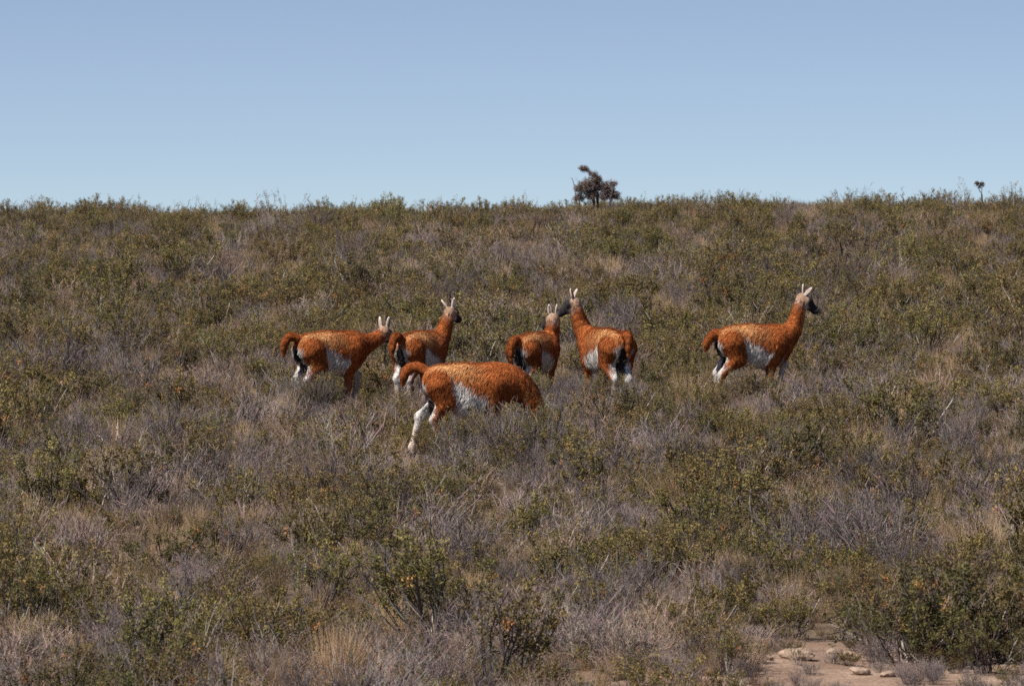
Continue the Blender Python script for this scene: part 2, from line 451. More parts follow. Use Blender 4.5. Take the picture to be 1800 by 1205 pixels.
def coat(P, N, D, info, seed):
    """coat colours by body region, with some sheen and shade painted in (D: part distances)"""
    x, y, z = P.T
    jn = vnoise(P * np.array([1, 1, .35]), 0.06, seed) * 0.35 + vnoise(P, 0.18, seed + 1) * 0.45
    C = np.broadcast_to(RUF, P.shape).copy()
    C = mixc(C, DRK, 0.20 + 0.55 * jn)
    # bleached wool plus painted sunlit sheen over rump and upper flank
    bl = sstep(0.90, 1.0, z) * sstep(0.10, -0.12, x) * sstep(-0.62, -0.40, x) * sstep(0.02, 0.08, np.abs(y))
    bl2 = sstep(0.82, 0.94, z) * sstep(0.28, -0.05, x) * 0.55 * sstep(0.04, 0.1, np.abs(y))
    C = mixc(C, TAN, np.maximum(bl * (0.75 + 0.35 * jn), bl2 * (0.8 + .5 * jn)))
    ridge = sstep(1.0, 1.06, z) * sstep(0.075, 0.03, np.abs(y)); C = mixc(C, DRK, ridge * 0.45)
    tor = np.minimum(D['torso'], 9)
    leg = {k: D[k] for k in ('hindL', 'hindR', 'foreL', 'foreR')}
    hmin = np.minimum(leg['hindL'], leg['hindR']); fmin = np.minimum(leg['foreL'], leg['foreR'])
    # white belly, rising into a wedge ahead of the thigh
    edge = 0.905 - (x + 0.20) * 0.50 + 0.03 * jn + 0.028 * vnoise(P * np.array([1, 1, .25]), 0.035, seed + 50)
    belly = sstep(0.03, -0.05, z - edge) * sstep(-0.30, -0.20, x) * sstep(0.42, 0.30, x)
    belly = np.maximum(belly, sstep(0.70, 0.64, z) * sstep(0.5, 0.2, np.abs(x)))
    on_tor = sstep(-0.015, 0.02, hmin - tor + 0.012) * sstep(-0.01, 0.02, fmin - tor + 0.01)
    C = mixc(C, WHT, belly * on_tor)
    # legs
    for s, sn in ((1, 'L'), (-1, 'R')):
        pts = info['legs']['hind' + sn]
        other = leg['hind' + ('R' if sn == 'L' else 'L')]
        w = sstep(0.03, -0.01, leg['hind' + sn] - np.minimum(tor + 0.012, fmin)) * sstep(0.006, -0.006, leg['hind' + sn] - other)
        w = np.maximum(w, sstep(0.66, 0.58, z) * (leg['hind' + sn] <= hmin + 1e-6) * sstep(0.03, 0.008, hmin))
        lc = np.broadcast_to(RUF, P.shape).copy(); lc = mixc(lc, DRK, 0.3 + 0.5 * jn)
        inner = sstep(0.0, -0.35, N[:, 1] * s); rear = sstep(-0.80, -0.96, N[:, 0]) * sstep(0.90, 0.82, z) * 0.7
        rearlow = sstep(-0.3, -0.7, N[:, 0]) * sstep(0.6, 0.45, z)
        lc = mixc(lc, WHT, np.maximum.reduce([inner, rear, rearlow]))
        lc = mixc(lc, np.array([0.42, 0.25, 0.13]), sstep(0.45, 0.25, z) * 0.5)
        lc = mixc(lc, np.array([0.05, 0.04, 0.035]), sstep(0.06, 0.04, z))
        C = mixc(C, lc, w)
        w = sstep(0.012, -0.004, leg['fore' + sn] - np.minimum(tor, hmin)) * (leg['fore' + sn] <= fmin + 1e-6)
        w = np.maximum(w, sstep(0.62, 0.55, z) * (leg['fore' + sn] <= fmin + 1e-6) * sstep(0.03, 0.008, fmin))
        lc = np.broadcast_to(RUF, P.shape).copy(); lc = mixc(lc, DRK, 0.35 + 0.5 * jn)
        inner = sstep(0.0, -0.4, N[:, 1] * s) * sstep(0.72, 0.62, z)
        lc = mixc(lc, WHT * 0.85, inner)
        lc = mixc(lc, np.array([0.24, 0.16, 0.11]), sstep(0.5, 0.3, z) * 0.6)
        lc = mixc(lc, np.array([0.05, 0.04, 0.035]), sstep(0.06, 0.04, z))
        C = mixc(C, lc, w)
    cd = cleft(P.astype(f32)).astype(float); rr = sstep(-0.25, -0.34, x) * sstep(0.93, 0.86, z) * (D['tail'] > 0.02)
    C = mixc(C, WHT, rr * sstep(0.075, 0.05, cd))
    C = mixc(C, np.array([0.055, 0.046, 0.044]), rr * sstep(0.022, 0.006, cd) * sstep(0.46, 0.58, z))  # dark skin, with the shadow between the thighs painted into the colour
    # neck: paler throat and towards the head
    npts = info['neck']
    dn = np.linalg.norm(P[:, None] - npts[None], axis=-1); tn = dn.argmin(1) / 8.0
    others = np.minimum.reduce([tor, hmin, fmin])
    wn = sstep(0.01, -0.01, D['neck'] - others)
    nd = unit(npts[-1] - npts[0]); throat = N @ unit(np.cross(np.cross(nd, [0, 0, -1.0]), nd) * 0 + np.array([0.6, 0, -0.5]))
    nc = mixc(np.broadcast_to(RUF, P.shape).copy(), DRK, 0.25 + 0.35 * jn)
    nc = mixc(nc, TAN * 1.1, sstep(0.1, 0.8, throat) * sstep(0.3, 0.7, tn) * 0.75)
    nc = mixc(nc, np.array([0.40, 0.25, 0.17]), sstep(0.8, 1.0, tn) * 0.6)
    C = mixc(C, nc, wn)
    # head
    wh = sstep(0.05, -0.03, D['head'] - np.minimum(D['neck'], others)) * (np.abs(D['head']) < 0.05)
    q = P - info['H'](0, 0, 0); f = q @ info['hd']; u = q @ info['hu']
    hc_ = mixc(np.broadcast_to(np.array([0.33, 0.225, 0.160]), P.shape).copy() * (1 + 0.25 * jn)[:, None], BLK, sstep(0.055, 0.10, f + 0.5 * u))
    hc_ = mixc(hc_, WHT * 0.8, sstep(-0.02, -0.06, u) * sstep(0.16, 0.08, f))
    hc_ = mixc(hc_, np.array([0.09, 0.08, 0.08]), sstep(0.23, 0.27, f))
    C = mixc(C, hc_, wh)
    we = sstep(0.006, -0.004, D['ear'] - np.minimum(D['head'], D['neck'])) * (np.abs(D['ear']) < 0.03)
    ec = np.broadcast_to(np.array([0.40, 0.31, 0.26]), P.shape).copy()
    for (eb, et), dk in zip(info['ears'], info['dark_ears']):
        ea = unit(et - eb); qe = P - eb; he = qe @ ea; off = np.linalg.norm(qe - he[:, None] * ea, axis=1)
        here = off < 0.05
        ec = mixc(ec, WHT, here * sstep(0.09, 0.14, he) * 0.6)
        ec = mixc(ec, BLK * 1.5, here * dk * sstep(0.023, 0.013, off) * sstep(0.0, 0.03, he) * sstep(0.142, 0.12, he))
    C = mixc(C, ec, we)
    # tail: rufous above, bare and pale below
    wt = sstep(0.012, -0.004, D['tail'] - np.minimum(tor, hmin))
    tcol = mixc(np.broadcast_to(RUF, P.shape).copy(), DRK, 0.45 + 0.4 * jn)
    C = mixc(C, tcol, wt)
    return np.clip(C, 0.004, 0.9)

def guanaco(name, x, y, yaw, scale, spec, label, seed):
    parts, info = build_guanaco(spec)
    pts = [p for l in info['legs'].values() for p in l] + list(info['neck']) + list(info['tail']) + [e[1] for e in info['ears']] + [info['H'](0.26, 0, 0)]
    lo = np.minimum(np.min(pts, 0) - 0.14, [-0.62, -0.30, -0.03]); hi = np.maximum(np.max(pts, 0) + 0.14, [0.60, 0.30, 1.16])
    V, Q = surface_nets(parts, lo.astype(f32), hi.astype(f32), 0.0125)
    # normals from the distance field
    eps = 0.006
    Vf = V.astype(f32)
    N = np.stack([full_dist(parts, Vf + np.eye(3, dtype=f32)[i] * eps) - full_dist(parts, Vf - np.eye(3, dtype=f32)[i] * eps) for i in range(3)], -1)
    N = unit(N)
    V = V - N * full_dist(parts, Vf)[:, None].astype(float) * 0.8
    D = {nm: part_dist(parts, nm, Vf).astype(float) for nm in ORDER}
    Dm = np.stack([D[nm] for nm in ORDER], 1); who = Dm.argmin(1)
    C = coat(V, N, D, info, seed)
    # soft relief of the wool, tufts lying back and down
    flow = np.array([0.5, 0, 1.0]); relief = vnoise(V * np.array([1.0, 1.0, 0.5]) + flow * 0, 0.075, seed + 5)
    amp = np.array([0.006, 0.004, 0.004, 0.004, 0.003, 0.003, 0.006, 0.0015, 0.0])[who]
    lowleg = sstep(0.35, 0.6, V[:, 2]); amp = np.where((who >= 2) & (who <= 5), amp * lowleg, amp)
    B = V + N * (relief * amp)[:, None]
    cy, sy_ = math.cos(yaw), math.sin(yaw)
    Rm = np.array([[cy, -sy_, 0], [sy_, cy, 0], [0, 0, 1]])
    def place(A):
        W = A @ Rm.T * scale
        W[:, 2] += SLOPE * W[:, 1]          # stands on the slope
        return W
    base = np.array([x, y, float(ground_z(x, y))])
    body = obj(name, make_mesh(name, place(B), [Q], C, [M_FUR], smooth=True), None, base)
    tag(body, label, 'guanaco', 'guanacos on the hillside')
    # fur: tapered strands rooted on the skin
    rng = np.random.default_rng(seed)
    p0, p1, p2, p3 = (B[Q[:, i]] for i in range(4))
    area = 0.5 * np.linalg.norm(np.cross(p2 - p0, p3 - p1), axis=1)
    dens = np.array([1.0, 1.1, 0.9, 0.9, 0.9, 0.9, 1.7, 1.3, 0.8])[who[Q[:, 0]]]
    NS = 70000
    fi = rng.choice(len(Q), NS, p=area * dens / (area * dens).sum())
    u, v = rng.random((2, NS, 1))
    bil = lambda A: (A[Q[fi, 0]] * (1 - u) + A[Q[fi, 1]] * u) * (1 - v) + (A[Q[fi, 3]] * (1 - u) + A[Q[fi, 2]] * u) * v
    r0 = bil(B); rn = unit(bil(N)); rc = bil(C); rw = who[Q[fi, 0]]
    fl = np.broadcast_to(np.array([-0.45, 0, -0.9]), r0.shape).copy()
    tl = rw == 6
    if tl.any():
        ti = np.linalg.norm(r0[tl][:, None] - info['tail'][None], axis=-1).argmin(1)
        td = unit(np.gradient(info['tail'], axis=0)); fl[tl] = td[ti]
    hd_ = rw == 7
    fl[hd_] = -info['hd']; fl[rw == 8] = np.array([0, 0, 1.0])
    clump = np.stack([vnoise(r0, 0.07, seed + 20 + i) for i in range(3)], -1)
    fl = fl + clump * 0.22
    fl = unit(fl - rn * (fl * rn).sum(-1, keepdims=True))
    ln = np.array([0.062, 0.046, 0.046, 0.046, 0.036, 0.036, 0.040, 0.014, 0.010])[rw]
    low = sstep(0.15, 0.62, r0[:, 2]); ln = np.where((rw >= 2) & (rw <= 5), ln * (0.4 + 0.6 * low), ln)
    ln = ln * rng.uniform(0.6, 1.25, NS) * (1 + 0.18 * vnoise(r0, 0.06, seed + 9))
    # longer belly fringe
    ln = ln * (1 + 0.5 * sstep(0.72, 0.64, r0[:, 2]) * (rw == 0))
    lift = np.array([0.15, 0.15, 0.14, 0.14, 0.13, 0.13, 0.24, 0.15, 0.15])[rw]
    d = unit(fl + rn * lift[:, None] + rng.normal(0, 0.10, (NS, 3)))
    d2 = unit(d + fl * 0.35 + np.array([0, 0, -0.15]))
    w = (0.0034 * np.sqrt(np.maximum(ln, 0.01) / 0.04))[:, None]
    sd = unit(np.cross(d, rn) + rng.normal(0, 0.1, (NS, 3)))
    m0 = r0 + d * (ln * .5)[:, None]; tip = m0 + d2 * (ln * .5)[:, None]
    r0 = r0 - rn * 0.003
    SV = np.stack([r0 - sd * w, r0 + sd * w, m0 + sd * w * .75, m0 - sd * w * .75, tip], 1)
    ids = np.arange(NS * 5).reshape(NS, 5)
    strand_t = rng.normal(1.0, 0.10, (NS, 1)) * (1 + 0.13 * vnoise(r0 * np.array([1, 1, 0.4]), 0.05, seed + 33))[:, None]
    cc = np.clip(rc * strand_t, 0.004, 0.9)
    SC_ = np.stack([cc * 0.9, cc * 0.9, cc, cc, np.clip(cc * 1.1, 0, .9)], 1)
    sn = unit(rn * 0.9 + d * 0.15 + clump * 0.13 + rng.normal(0, 0.05, (NS, 3)))
    SNn = np.repeat(sn[:, None], 5, axis=1)
    Nw = unit(SNn.reshape(-1, 3) @ Rm.T)
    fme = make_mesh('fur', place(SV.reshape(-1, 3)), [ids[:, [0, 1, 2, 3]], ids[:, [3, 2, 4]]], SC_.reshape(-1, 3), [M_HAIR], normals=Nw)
    obj('fur', fme, body)
    # eyes
    for s in (1, -1):
        c = info['H'](0.075, 0.063 * s, 0.036)
        th = np.linspace(0, math.pi, 7); ph = np.linspace(0, 2 * math.pi, 11)[:-1]
        T, Ph = np.meshgrid(th, ph, indexing='ij')
        S_ = c + 0.017 * np.stack([np.sin(T) * np.cos(Ph), np.sin(T) * np.sin(Ph), np.cos(T)], -1).reshape(-1, 3)
        ii = np.arange(70).reshape(7, 10); nx_ = np.roll(ii, -1, 1)
        qq = np.stack([ii[:-1], ii[1:], nx_[1:], nx_[:-1]], -1).reshape(-1, 4)
        obj('eye', make_mesh('eye', place(S_), [qq], None, [M_EYE], smooth=True), body)
    return body

rad = math.radians
ANIMALS = [
    # name, ground point in the photograph, yaw, scale, pose, label
    (583, 722, rad(33), 1.0, dict(dark_ears=(0, 0.6),
        neck=[(0.34, 0, 0.88), (0.56, 0.0, 0.86), (0.68, 0.0, 0.93), (0.83, 0.02, 1.02)], head=(0.62, 0.72, -0.28),
        ears=[(0.10, -0.1, 1.0), (0.12, -0.1, 1.0)],
        hindL=[(-0.31, 0.63), (-0.49, 0.43), (-0.47, 0.10), (-0.44, 0.025)], hindR=0.03,
        foreR=[(0.20, 0.62), (0.19, 0.34), (0.15, 0.09), (0.17, 0.025)],
        foreL=[(0.30, 0.64), (0.47, 0.46), (0.42, 0.20), (0.39, 0.12)],
        tail=[(-0.48, 0, 0.93), (-0.58, 0, 1.08), (-0.76, 0, 1.04), (-0.74, 0, 0.80)]),
     'guanaco stretching its neck low ahead towards the next rump, lifting a foreleg', 3),
    (740, 726, rad(58), 0.94, dict(dark_ears=(0, 1),
        neck=[(0.34, 0, 0.88), (0.54, -0.03, 0.94), (0.50, -0.08, 1.12), (0.575, -0.11, 1.30)], head=(0.94, 0.0, -0.30),
        ears=[(0.9, -0.2, 1.0), (0.05, 0.0, 1.0)],
        tail=[(-0.48, 0, 0.94), (-0.60, 0, 1.10), (-0.76, 0, 1.04), (-0.74, 0, 0.80)]),
     'guanaco with upright neck seen from behind, half hidden by the grazing guanaco', 5),
    (826, 797, rad(8), 1.08, dict(deep=0.05,
        neck=[(0.32, 0, 0.87), (0.52, 0.0, 0.90), (0.74, 0.0, 0.74), (0.78, 0.0, 0.40)], head=(0.32, 0.0, -0.95),
        neck_r=[0.19, 0.175, 0.125, 0.085], ear=(0.2, -1.0, 0.0),
        hindL=[(-0.34, 0.64), (-0.56, 0.46), (-0.655, 0.11), (-0.64, 0.03)],
        hindR=[(-0.29, 0.63), (-0.42, 0.44), (-0.36, 0.10), (-0.33, 0.025)],
        tail=[(-0.48, 0, 0.95), (-0.60, 0, 1.09), (-0.76, 0, 1.05), (-0.77, 0, 0.86)]),
     'grazing guanaco with its head down in the shrubs and a white hind leg trailing', 8),
    (940, 722, rad(63), 0.93, dict(dark_ears=(1, 0),
        neck=[(0.34, 0, 0.88), (0.50, -0.02, 0.94), (0.44, -0.05, 1.08), (0.455, -0.07, 1.235)], head=(0.43, 0.79, -0.28),
        ears=[(0.05, 0.0, 1.0), (0.15, -0.1, 0.9)],
        tail=[(-0.48, 0, 0.94), (-0.60, 0.02, 1.06), (-0.72, 0.02, 0.98), (-0.70, 0.02, 0.74)]),
     'guanaco turning its head left, ears just under the muzzle of its neighbour', 13),
    (1064, 722, rad(117), 1.0, dict(dark_ears=(1, 0),
        neck=[(0.33, 0, 0.88), (0.54, 0.06, 0.94), (0.50, 0.13, 1.16), (0.56, 0.165, 1.37)], head=(0.32, 0.85, -0.42),
        ears=[(0.0, 0.1, 1.0), (0.15, -0.95, 1.0)],
        tail=[(-0.48, 0, 0.94), (-0.57, -0.02, 1.09), (-0.69, -0.02, 1.02), (-0.66, 0.0, 0.78)]),
     'guanaco seen from its rump with raised head in profile, muzzle over its neighbour', 21),
    (1328, 716, rad(20), 1.0, dict(
        neck=[(0.34, 0, 0.88), (0.60, 0.0, 0.92), (0.57, 0.0, 1.14), (0.665, 0.0, 1.385)], head=(0.82, -0.08, -0.50),
        ears=[(0.25, -0.15, 1.0), (-0.2, 0.55, 1.0)],
        hindR=[(-0.31, 0.63), (-0.51, 0.43), (-0.62, 0.13), (-0.60, 0.04)],
        hindL=[(-0.32, 0.64), (-0.50, 0.44), (-0.52, 0.11), (-0.49, 0.03)],
        foreR=[(0.20, 0.62), (0.15, 0.34), (0.13, 0.09), (0.15, 0.025)],
        foreL=[(0.27, 0.65), (0.45, 0.53), (0.38, 0.28), (0.34, 0.20)],
        tail=[(-0.48, 0, 0.94), (-0.58, 0, 1.00), (-0.66, 0, 0.93), (-0.71, 0, 0.76)]),
     'guanaco walking alone apart from the group, head high with black face', 34),
]
A_POS = []
for (px, py, yaw, sc_, spec, label, seed) in ANIMALS:
    ax_, ay_ = at(px, py); A_POS.append((ax_, ay_, sc_, yaw))
    guanaco('guanaco', ax_, ay_, yaw, sc_, spec, label, seed)

# ---------------------------------------------------------------- plants: source meshes
def cvar(col, m, rng, s=0.15):
    return np.clip(np.asarray(col)[None] * rng.normal(1, s, (m, 1)) * rng.normal(1, s * .3, (m, 3)), 0.004, 0.9)

def shrub_geo(seed, stems=30, spread=0.85, height=0.52, twigs=6, nleaf=24, leaf=0.027, leafcol=(0.115, 0.093, 0.026),
              tipcol=(0.265, 0.21, 0.070), accent=(0.36, 0.215, 0.060), accent_p=0.012, bark=(0.080, 0.064, 0.056), clear=0.50, bend=0.12):
    rng = np.random.default_rng(seed)
    st, fo = Geo(), Geo()
    th = rng.uniform(0, 2 * math.pi, stems); ph = np.sqrt(rng.random(stems)) * spread
    d = np.stack([np.cos(th) * np.sin(ph), np.sin(th) * np.sin(ph), np.cos(ph)], -1)
    p0 = np.stack([np.cos(th), np.sin(th), np.zeros(stems)], -1) * rng.uniform(0, 0.12, (stems, 1)); p0[:, 2] = -0.04
    L = height * rng.uniform(0.55, 1.15, stems) * (1 + 0.12 * ph)
    P = grow(p0, d, L, 6, rng, bend, 0.18)
    bk = cvar(bark, stems, rng, .3); pale = rng.random(stems) < 0.15; bk[pale] = cvar((0.33, 0.275, 0.235), pale.sum(), rng, .15)
    tubes(st, P, np.linspace(1, 0.4, 6)[None] * rng.uniform(0.004, 0.009, (stems, 1)), bk)
    t_ = rng.uniform(clear, 1.0, (stems, twigs)); t_[:, 0] = 0.98
    q = along(P, t_).reshape(-1, 3)
    dd = np.repeat(unit(P[:, -1] - P[:, 2]), twigs, 0) + rng.normal(0, 0.55, (stems * twigs, 3)) + np.array([0, 0, 0.3])
    T = grow(q, dd, rng.uniform(0.05, 0.15, stems * twigs), 4, rng, 0.12, 0.2)
    tubes(st, T, np.linspace(1, .5, 4)[None] * rng.uniform(0.0018, 0.0034, (stems * twigs, 1)), cvar(np.asarray(bark) * 1.3, stems * twigs, rng, .3))
    m = len(T)
    has = rng.random(m) < 0.62; T2 = T[has]; m = len(T2)
    lt = 1 - rng.random((m, nleaf)) ** 1.3 * 0.6
    lp = along(T2, lt) + rng.normal(0, 0.016, (m, nleaf, 3))
    hgt = T2[:, -1, 2] / max(height, 1e-3)
    base = cvar(leafcol, m, rng, 0.28)
    tipw = np.clip((hgt - 0.4) * 1.2, 0, 1)[:, None] * rng.random((m, 1))
    base = base * (1 - tipw) + np.asarray(tipcol) * tipw
    acc = rng.random(m) < accent_p; base[acc] = cvar(accent, acc.sum(), rng, .2)
    lc = np.repeat(base, nleaf, 0) * rng.normal(1, 0.16, (m * nleaf, 1))
    leaves(fo, lp.reshape(-1, 3), np.full(m * nleaf, leaf), np.clip(lc, 0.004, 0.9), rng, 0.6)
    return st, fo

def twig_geo(seed, stems=34, spread=0.75, height=0.5, sub=6, subsub=3, col=(0.19, 0.155, 0.142), thick=1.2, bend=0.06):
    rng = np.random.default_rng(seed)
    a, b_ = Geo(), Geo()
    th = rng.uniform(0, 2 * math.pi, stems); ph = np.sqrt(rng.random(stems)) * spread
    d = np.stack([np.cos(th) * np.sin(ph), np.sin(th) * np.sin(ph), np.cos(ph)], -1)
    p0 = np.stack([np.cos(th), np.sin(th), np.zeros(stems)], -1) * rng.uniform(0, 0.14, (stems, 1)); p0[:, 2] = -0.04
    P = grow(p0, d, height * rng.uniform(0.55, 1.1, stems), 6, rng, bend, 0.14)
    tubes(a, P, np.linspace(1, 0.35, 6)[None] * rng.uniform(0.003, 0.0065, (stems, 1)) * thick, cvar(col, stems, rng, .25))
    q = along(P, rng.uniform(0.25, 1.0, (stems, sub))).reshape(-1, 3)
    dd = np.repeat(unit(P[:, -1] - P[:, 1]), sub, 0) + rng.normal(0, 0.42, (stems * sub, 3)) + np.array([0, 0, 0.15])
    T = grow(q, dd, rng.uniform(0.08, 0.22, stems * sub) * height / .5, 4, rng, 0.06, 0.18)
    tubes(b_, T, np.linspace(1, .5, 4)[None] * rng.uniform(0.0018, 0.003, (stems * sub, 1)) * thick, cvar(col, stems * sub, rng, .28))
    m = stems * sub
    q = along(T, rng.uniform(0.3, 1.0, (m, subsub))).reshape(-1, 3)
    dd = np.repeat(unit(T[:, -1] - T[:, 0]), subsub, 0) + rng.normal(0, 0.6, (m * subsub, 3))
    U = grow(q, dd, rng.uniform(0.03, 0.09, m * subsub), 3, rng, 0.03, 0.15)
    tubes(b_, U, np.linspace(1, .5, 3)[None] * rng.uniform(0.0012, 0.002, (m * subsub, 1)) * thick, cvar(np.asarray(col) * 1.08, m * subsub, rng, .3))
    return a, b_

def grass_geo(seed, n=170, height=0.36, col=(0.32, 0.222, 0.138), spread=0.5):
    rng = np.random.default_rng(seed); g_ = Geo()
    th = rng.uniform(0, 2 * math.pi, n); ph = np.abs(rng.normal(0, spread * .6, n))
    d = np.stack([np.cos(th) * np.sin(ph), np.sin(th) * np.sin(ph), np.cos(ph)], -1)
    p0 = np.stack([np.cos(th), np.sin(th), np.zeros(n)], -1) * (rng.random((n, 1)) ** .5) * 0.09; p0[:, 2] = -0.03
    P = grow(p0, d, height * rng.uniform(0.45, 1.15, n), 6, rng, -0.05, 0.07)
    tubes(g_, P, np.linspace(1, 0.3, 6)[None] * rng.uniform(0.0016, 0.0028, (n, 1)), cvar(col, n, rng, .18))
    return g_

OLIVE = [
    (shrub_geo(101), 'rounded olive green shrub with dense small leaves'),
    (shrub_geo(102, stems=34, spread=1.1, height=0.46, tipcol=(0.26, 0.20, 0.060)), 'low spreading olive shrub with yellowish leaf tips'),
    (shrub_geo(103, stems=26, spread=0.62, height=0.62, clear=0.60, bark=(0.11, 0.09, 0.08)), 'upright olive shrub with stems showing below its leaves'),
    (shrub_geo(104, stems=28, spread=0.9, height=0.5, accent_p=0.07, leafcol=(0.13, 0.10, 0.033)), 'olive shrub flecked with orange leaves'),
    (shrub_geo(105, stems=30, spread=0.8, height=0.5, nleaf=13, twigs=5, bark=(0.17, 0.138, 0.12), clear=0.6), 'thin-leaved olive shrub with many bare grey stems'),
    (shrub_geo(106, stems=32, spread=0.85, height=0.56, leafcol=(0.085, 0.074, 0.023), tipcol=(0.15, 0.125, 0.042)), 'dark green shrub with dense small leaves'),
]
GREY = [
    (twig_geo(201), 'leafless grey shrub of fine upright twigs'),
    (twig_geo(202, stems=40, spread=0.95, height=0.42, col=(0.215, 0.17, 0.15)), 'low rounded leafless shrub of pale grey-brown twigs'),
    (twig_geo(203, stems=30, spread=0.6, height=0.62, col=(0.135, 0.11, 0.103)), 'tall leafless shrub of dark grey upright twigs'),
    (twig_geo(204, stems=34, spread=1.05, height=0.45, col=(0.24, 0.178, 0.135)), 'wide leafless shrub of tan dry twigs'),
]
GRASS = [
    (grass_geo(301), 'tuft of dry straw-coloured grass'),
    (grass_geo(302, 200, 0.44, (0.40, 0.28, 0.165), 0.62), 'tall loose tuft of dry blond grass'),
    (grass_geo(303, 150, 0.27, (0.29, 0.19, 0.122), 0.7), 'short splayed tuft of brown dry grass'),
]

src = bpy.data.collections                      # source collections, not part of the scene
def source(name, items, mats):
    c = src.new(name); out_ = []
    for i, (geos, label) in enumerate(items):
        geos = geos if isinstance(geos, tuple) else (geos,)
        meshes = [gg.mesh(name + '_part', [mm]) for gg, mm in zip(geos, mats)]
        allg = Geo(); mi = []
        Vs, Fs, Cs, ms, n = [], [], [], [], 0
        for j, gg in enumerate(geos):
            V, F, C = gg.raw(); Vs.append(V); Cs.append(C)
            for f in F: Fs.append(f + n); ms.append(np.full(len(f), j))
            n += len(V)
        me = make_mesh('%s_%d' % (name, i), np.concatenate(Vs), Fs, np.concatenate(Cs), mats[:len(geos)], np.concatenate(ms))
        o = bpy.data.objects.new('%s_%02d' % (name, i), me); c.objects.link(o)
        out_.append((meshes, label))
    return c, out_

C_OLIVE, P_OLIVE = source('olive_source', OLIVE, [M_BARK, M_LEAF])
C_GREY, P_GREY = source('grey_source', GREY, [M_TWIG, M_TWIG])
C_GRASS, P_GRASS = source('grass_source', GRASS, [M_GRASS])

def scatter_object(name, coll, pts, rot, scl, var, label, cat):
    me = bpy.data.meshes.new(name); me.vertices.add(len(pts)); me.vertices.foreach_set('co', np.asarray(pts, f32).ravel())
    for nm, ty, arr, key in (('rot', 'FLOAT_VECTOR', rot, 'vector'), ('scl', 'FLOAT_VECTOR', scl, 'vector'), ('var', 'INT', var, 'value')):
        a = me.attributes.new(nm, ty, 'POINT')
        a.data.foreach_set(key, np.asarray(arr, np.int32 if ty == 'INT' else f32).ravel())
    o = obj(name, me)
    ng = bpy.data.node_groups.new(name + '_nodes', 'GeometryNodeTree')
    ng.interface.new_socket('Geometry', in_out='INPUT', socket_type='NodeSocketGeometry')
    ng.interface.new_socket('Geometry', in_out='OUTPUT', socket_type='NodeSocketGeometry')
    gi = ng.nodes.new('NodeGroupInput'); go = ng.nodes.new('NodeGroupOutput')
    ip = ng.nodes.new('GeometryNodeInstanceOnPoints'); ci = ng.nodes.new('GeometryNodeCollectionInfo')
    ci.inputs['Collection'].default_value = coll
    ci.inputs['Separate Children'].default_value = True; ci.inputs['Reset Children'].default_value = True
    ip.inputs['Pick Instance'].default_value = True
    def attr(nm, ty):
        n = ng.nodes.new('GeometryNodeInputNamedAttribute'); n.data_type = ty; n.inputs['Name'].default_value = nm
        return n.outputs['Attribute']
    L = ng.links.new
    L(gi.outputs[0], ip.inputs['Points']); L(ci.outputs[0], ip.inputs['Instance'])
    L(attr('var', 'INT'), ip.inputs['Instance Index']); L(attr('rot', 'FLOAT_VECTOR'), ip.inputs['Rotation'])
    L(attr('scl', 'FLOAT_VECTOR'), ip.inputs['Scale']); L(ip.outputs[0], go.inputs[0])
    md = o.modifiers.new('scatter', 'NODES'); md.node_group = ng
    tag(o, label, cat, None, 'stuff')
    return o

# ---------------------------------------------------------------- plants: layout over the hillside
# how far down each animal shows above the growth before it: (photo x range, ground, lowest visible), all read off the photograph
SCREEN = [(500, 566, 722, 658), (566, 594, 722, 672), (594, 640, 722, 698), (684, 735, 726, 692),
          (700, 748, 797, 791), (748, 792, 797, 745), (792, 880, 797, 727), (880, 965, 797, 716),
          (890, 945, 722, 664), (945, 990, 722, 674), (1018, 1064, 722, 665), (1064, 1088, 722, 688), (1088, 1120, 722, 662),
          (1240, 1300, 716, 676), (1300, 1338, 716, 660), (1338, 1385, 716, 668)]
SEG = []
for px0, px1, pg, pv in SCREEN:
    x0, ya = at(px0, pg); x1, _ = at(px1, pg)
    SEG.append((x0, x1, ya, (pg - pv) / 15254.0 * ya))

def height_cap(x, y):
    cap = np.full(len(x), 9.0)
    for x0, x1, ya, zv in SEG:
        dy = ya - y; xr = x * ya / y
        m = (dy > -0.5) & (xr > x0 - 0.30) & (xr < x1 + 0.30)
        cap = np.where(m, np.minimum(cap, zv + (HCAM - zv) * np.clip(dy - 0.2, 0, 30) / ya), cap)
    return cap

BARE = [(1400, 1176, 0.34, 1.3), (1470, 1150, 0.28, 1.1), (1505, 1196, 0.40, 1.0), (1480, 1115, 0.16, 0.9), (1740, 1194, 0.35, 0.9)]
def bare(x, y):
    m = np.zeros(len(x), bool)
    for px, py, rx, ry in BARE:
        bx, by = at(px, py); m |= ((x - bx) / rx) ** 2 + ((y - by) / ry) ** 2 < 1
    return m

def jitter_grid(cell):
    gx, gy = np.meshgrid(np.arange(-20, 20, cell), np.arange(58, 200, cell))
    gx = gx.ravel(); gy = gy.ravel()
    gx = gx + RNG.uniform(-.5, .5, gx.size) * cell; gy = gy + RNG.uniform(-.5, .5, gy.size) * cell
    k = np.abs(gx) < 0.061 * gy + 4.5
    return gx[k], gy[k]

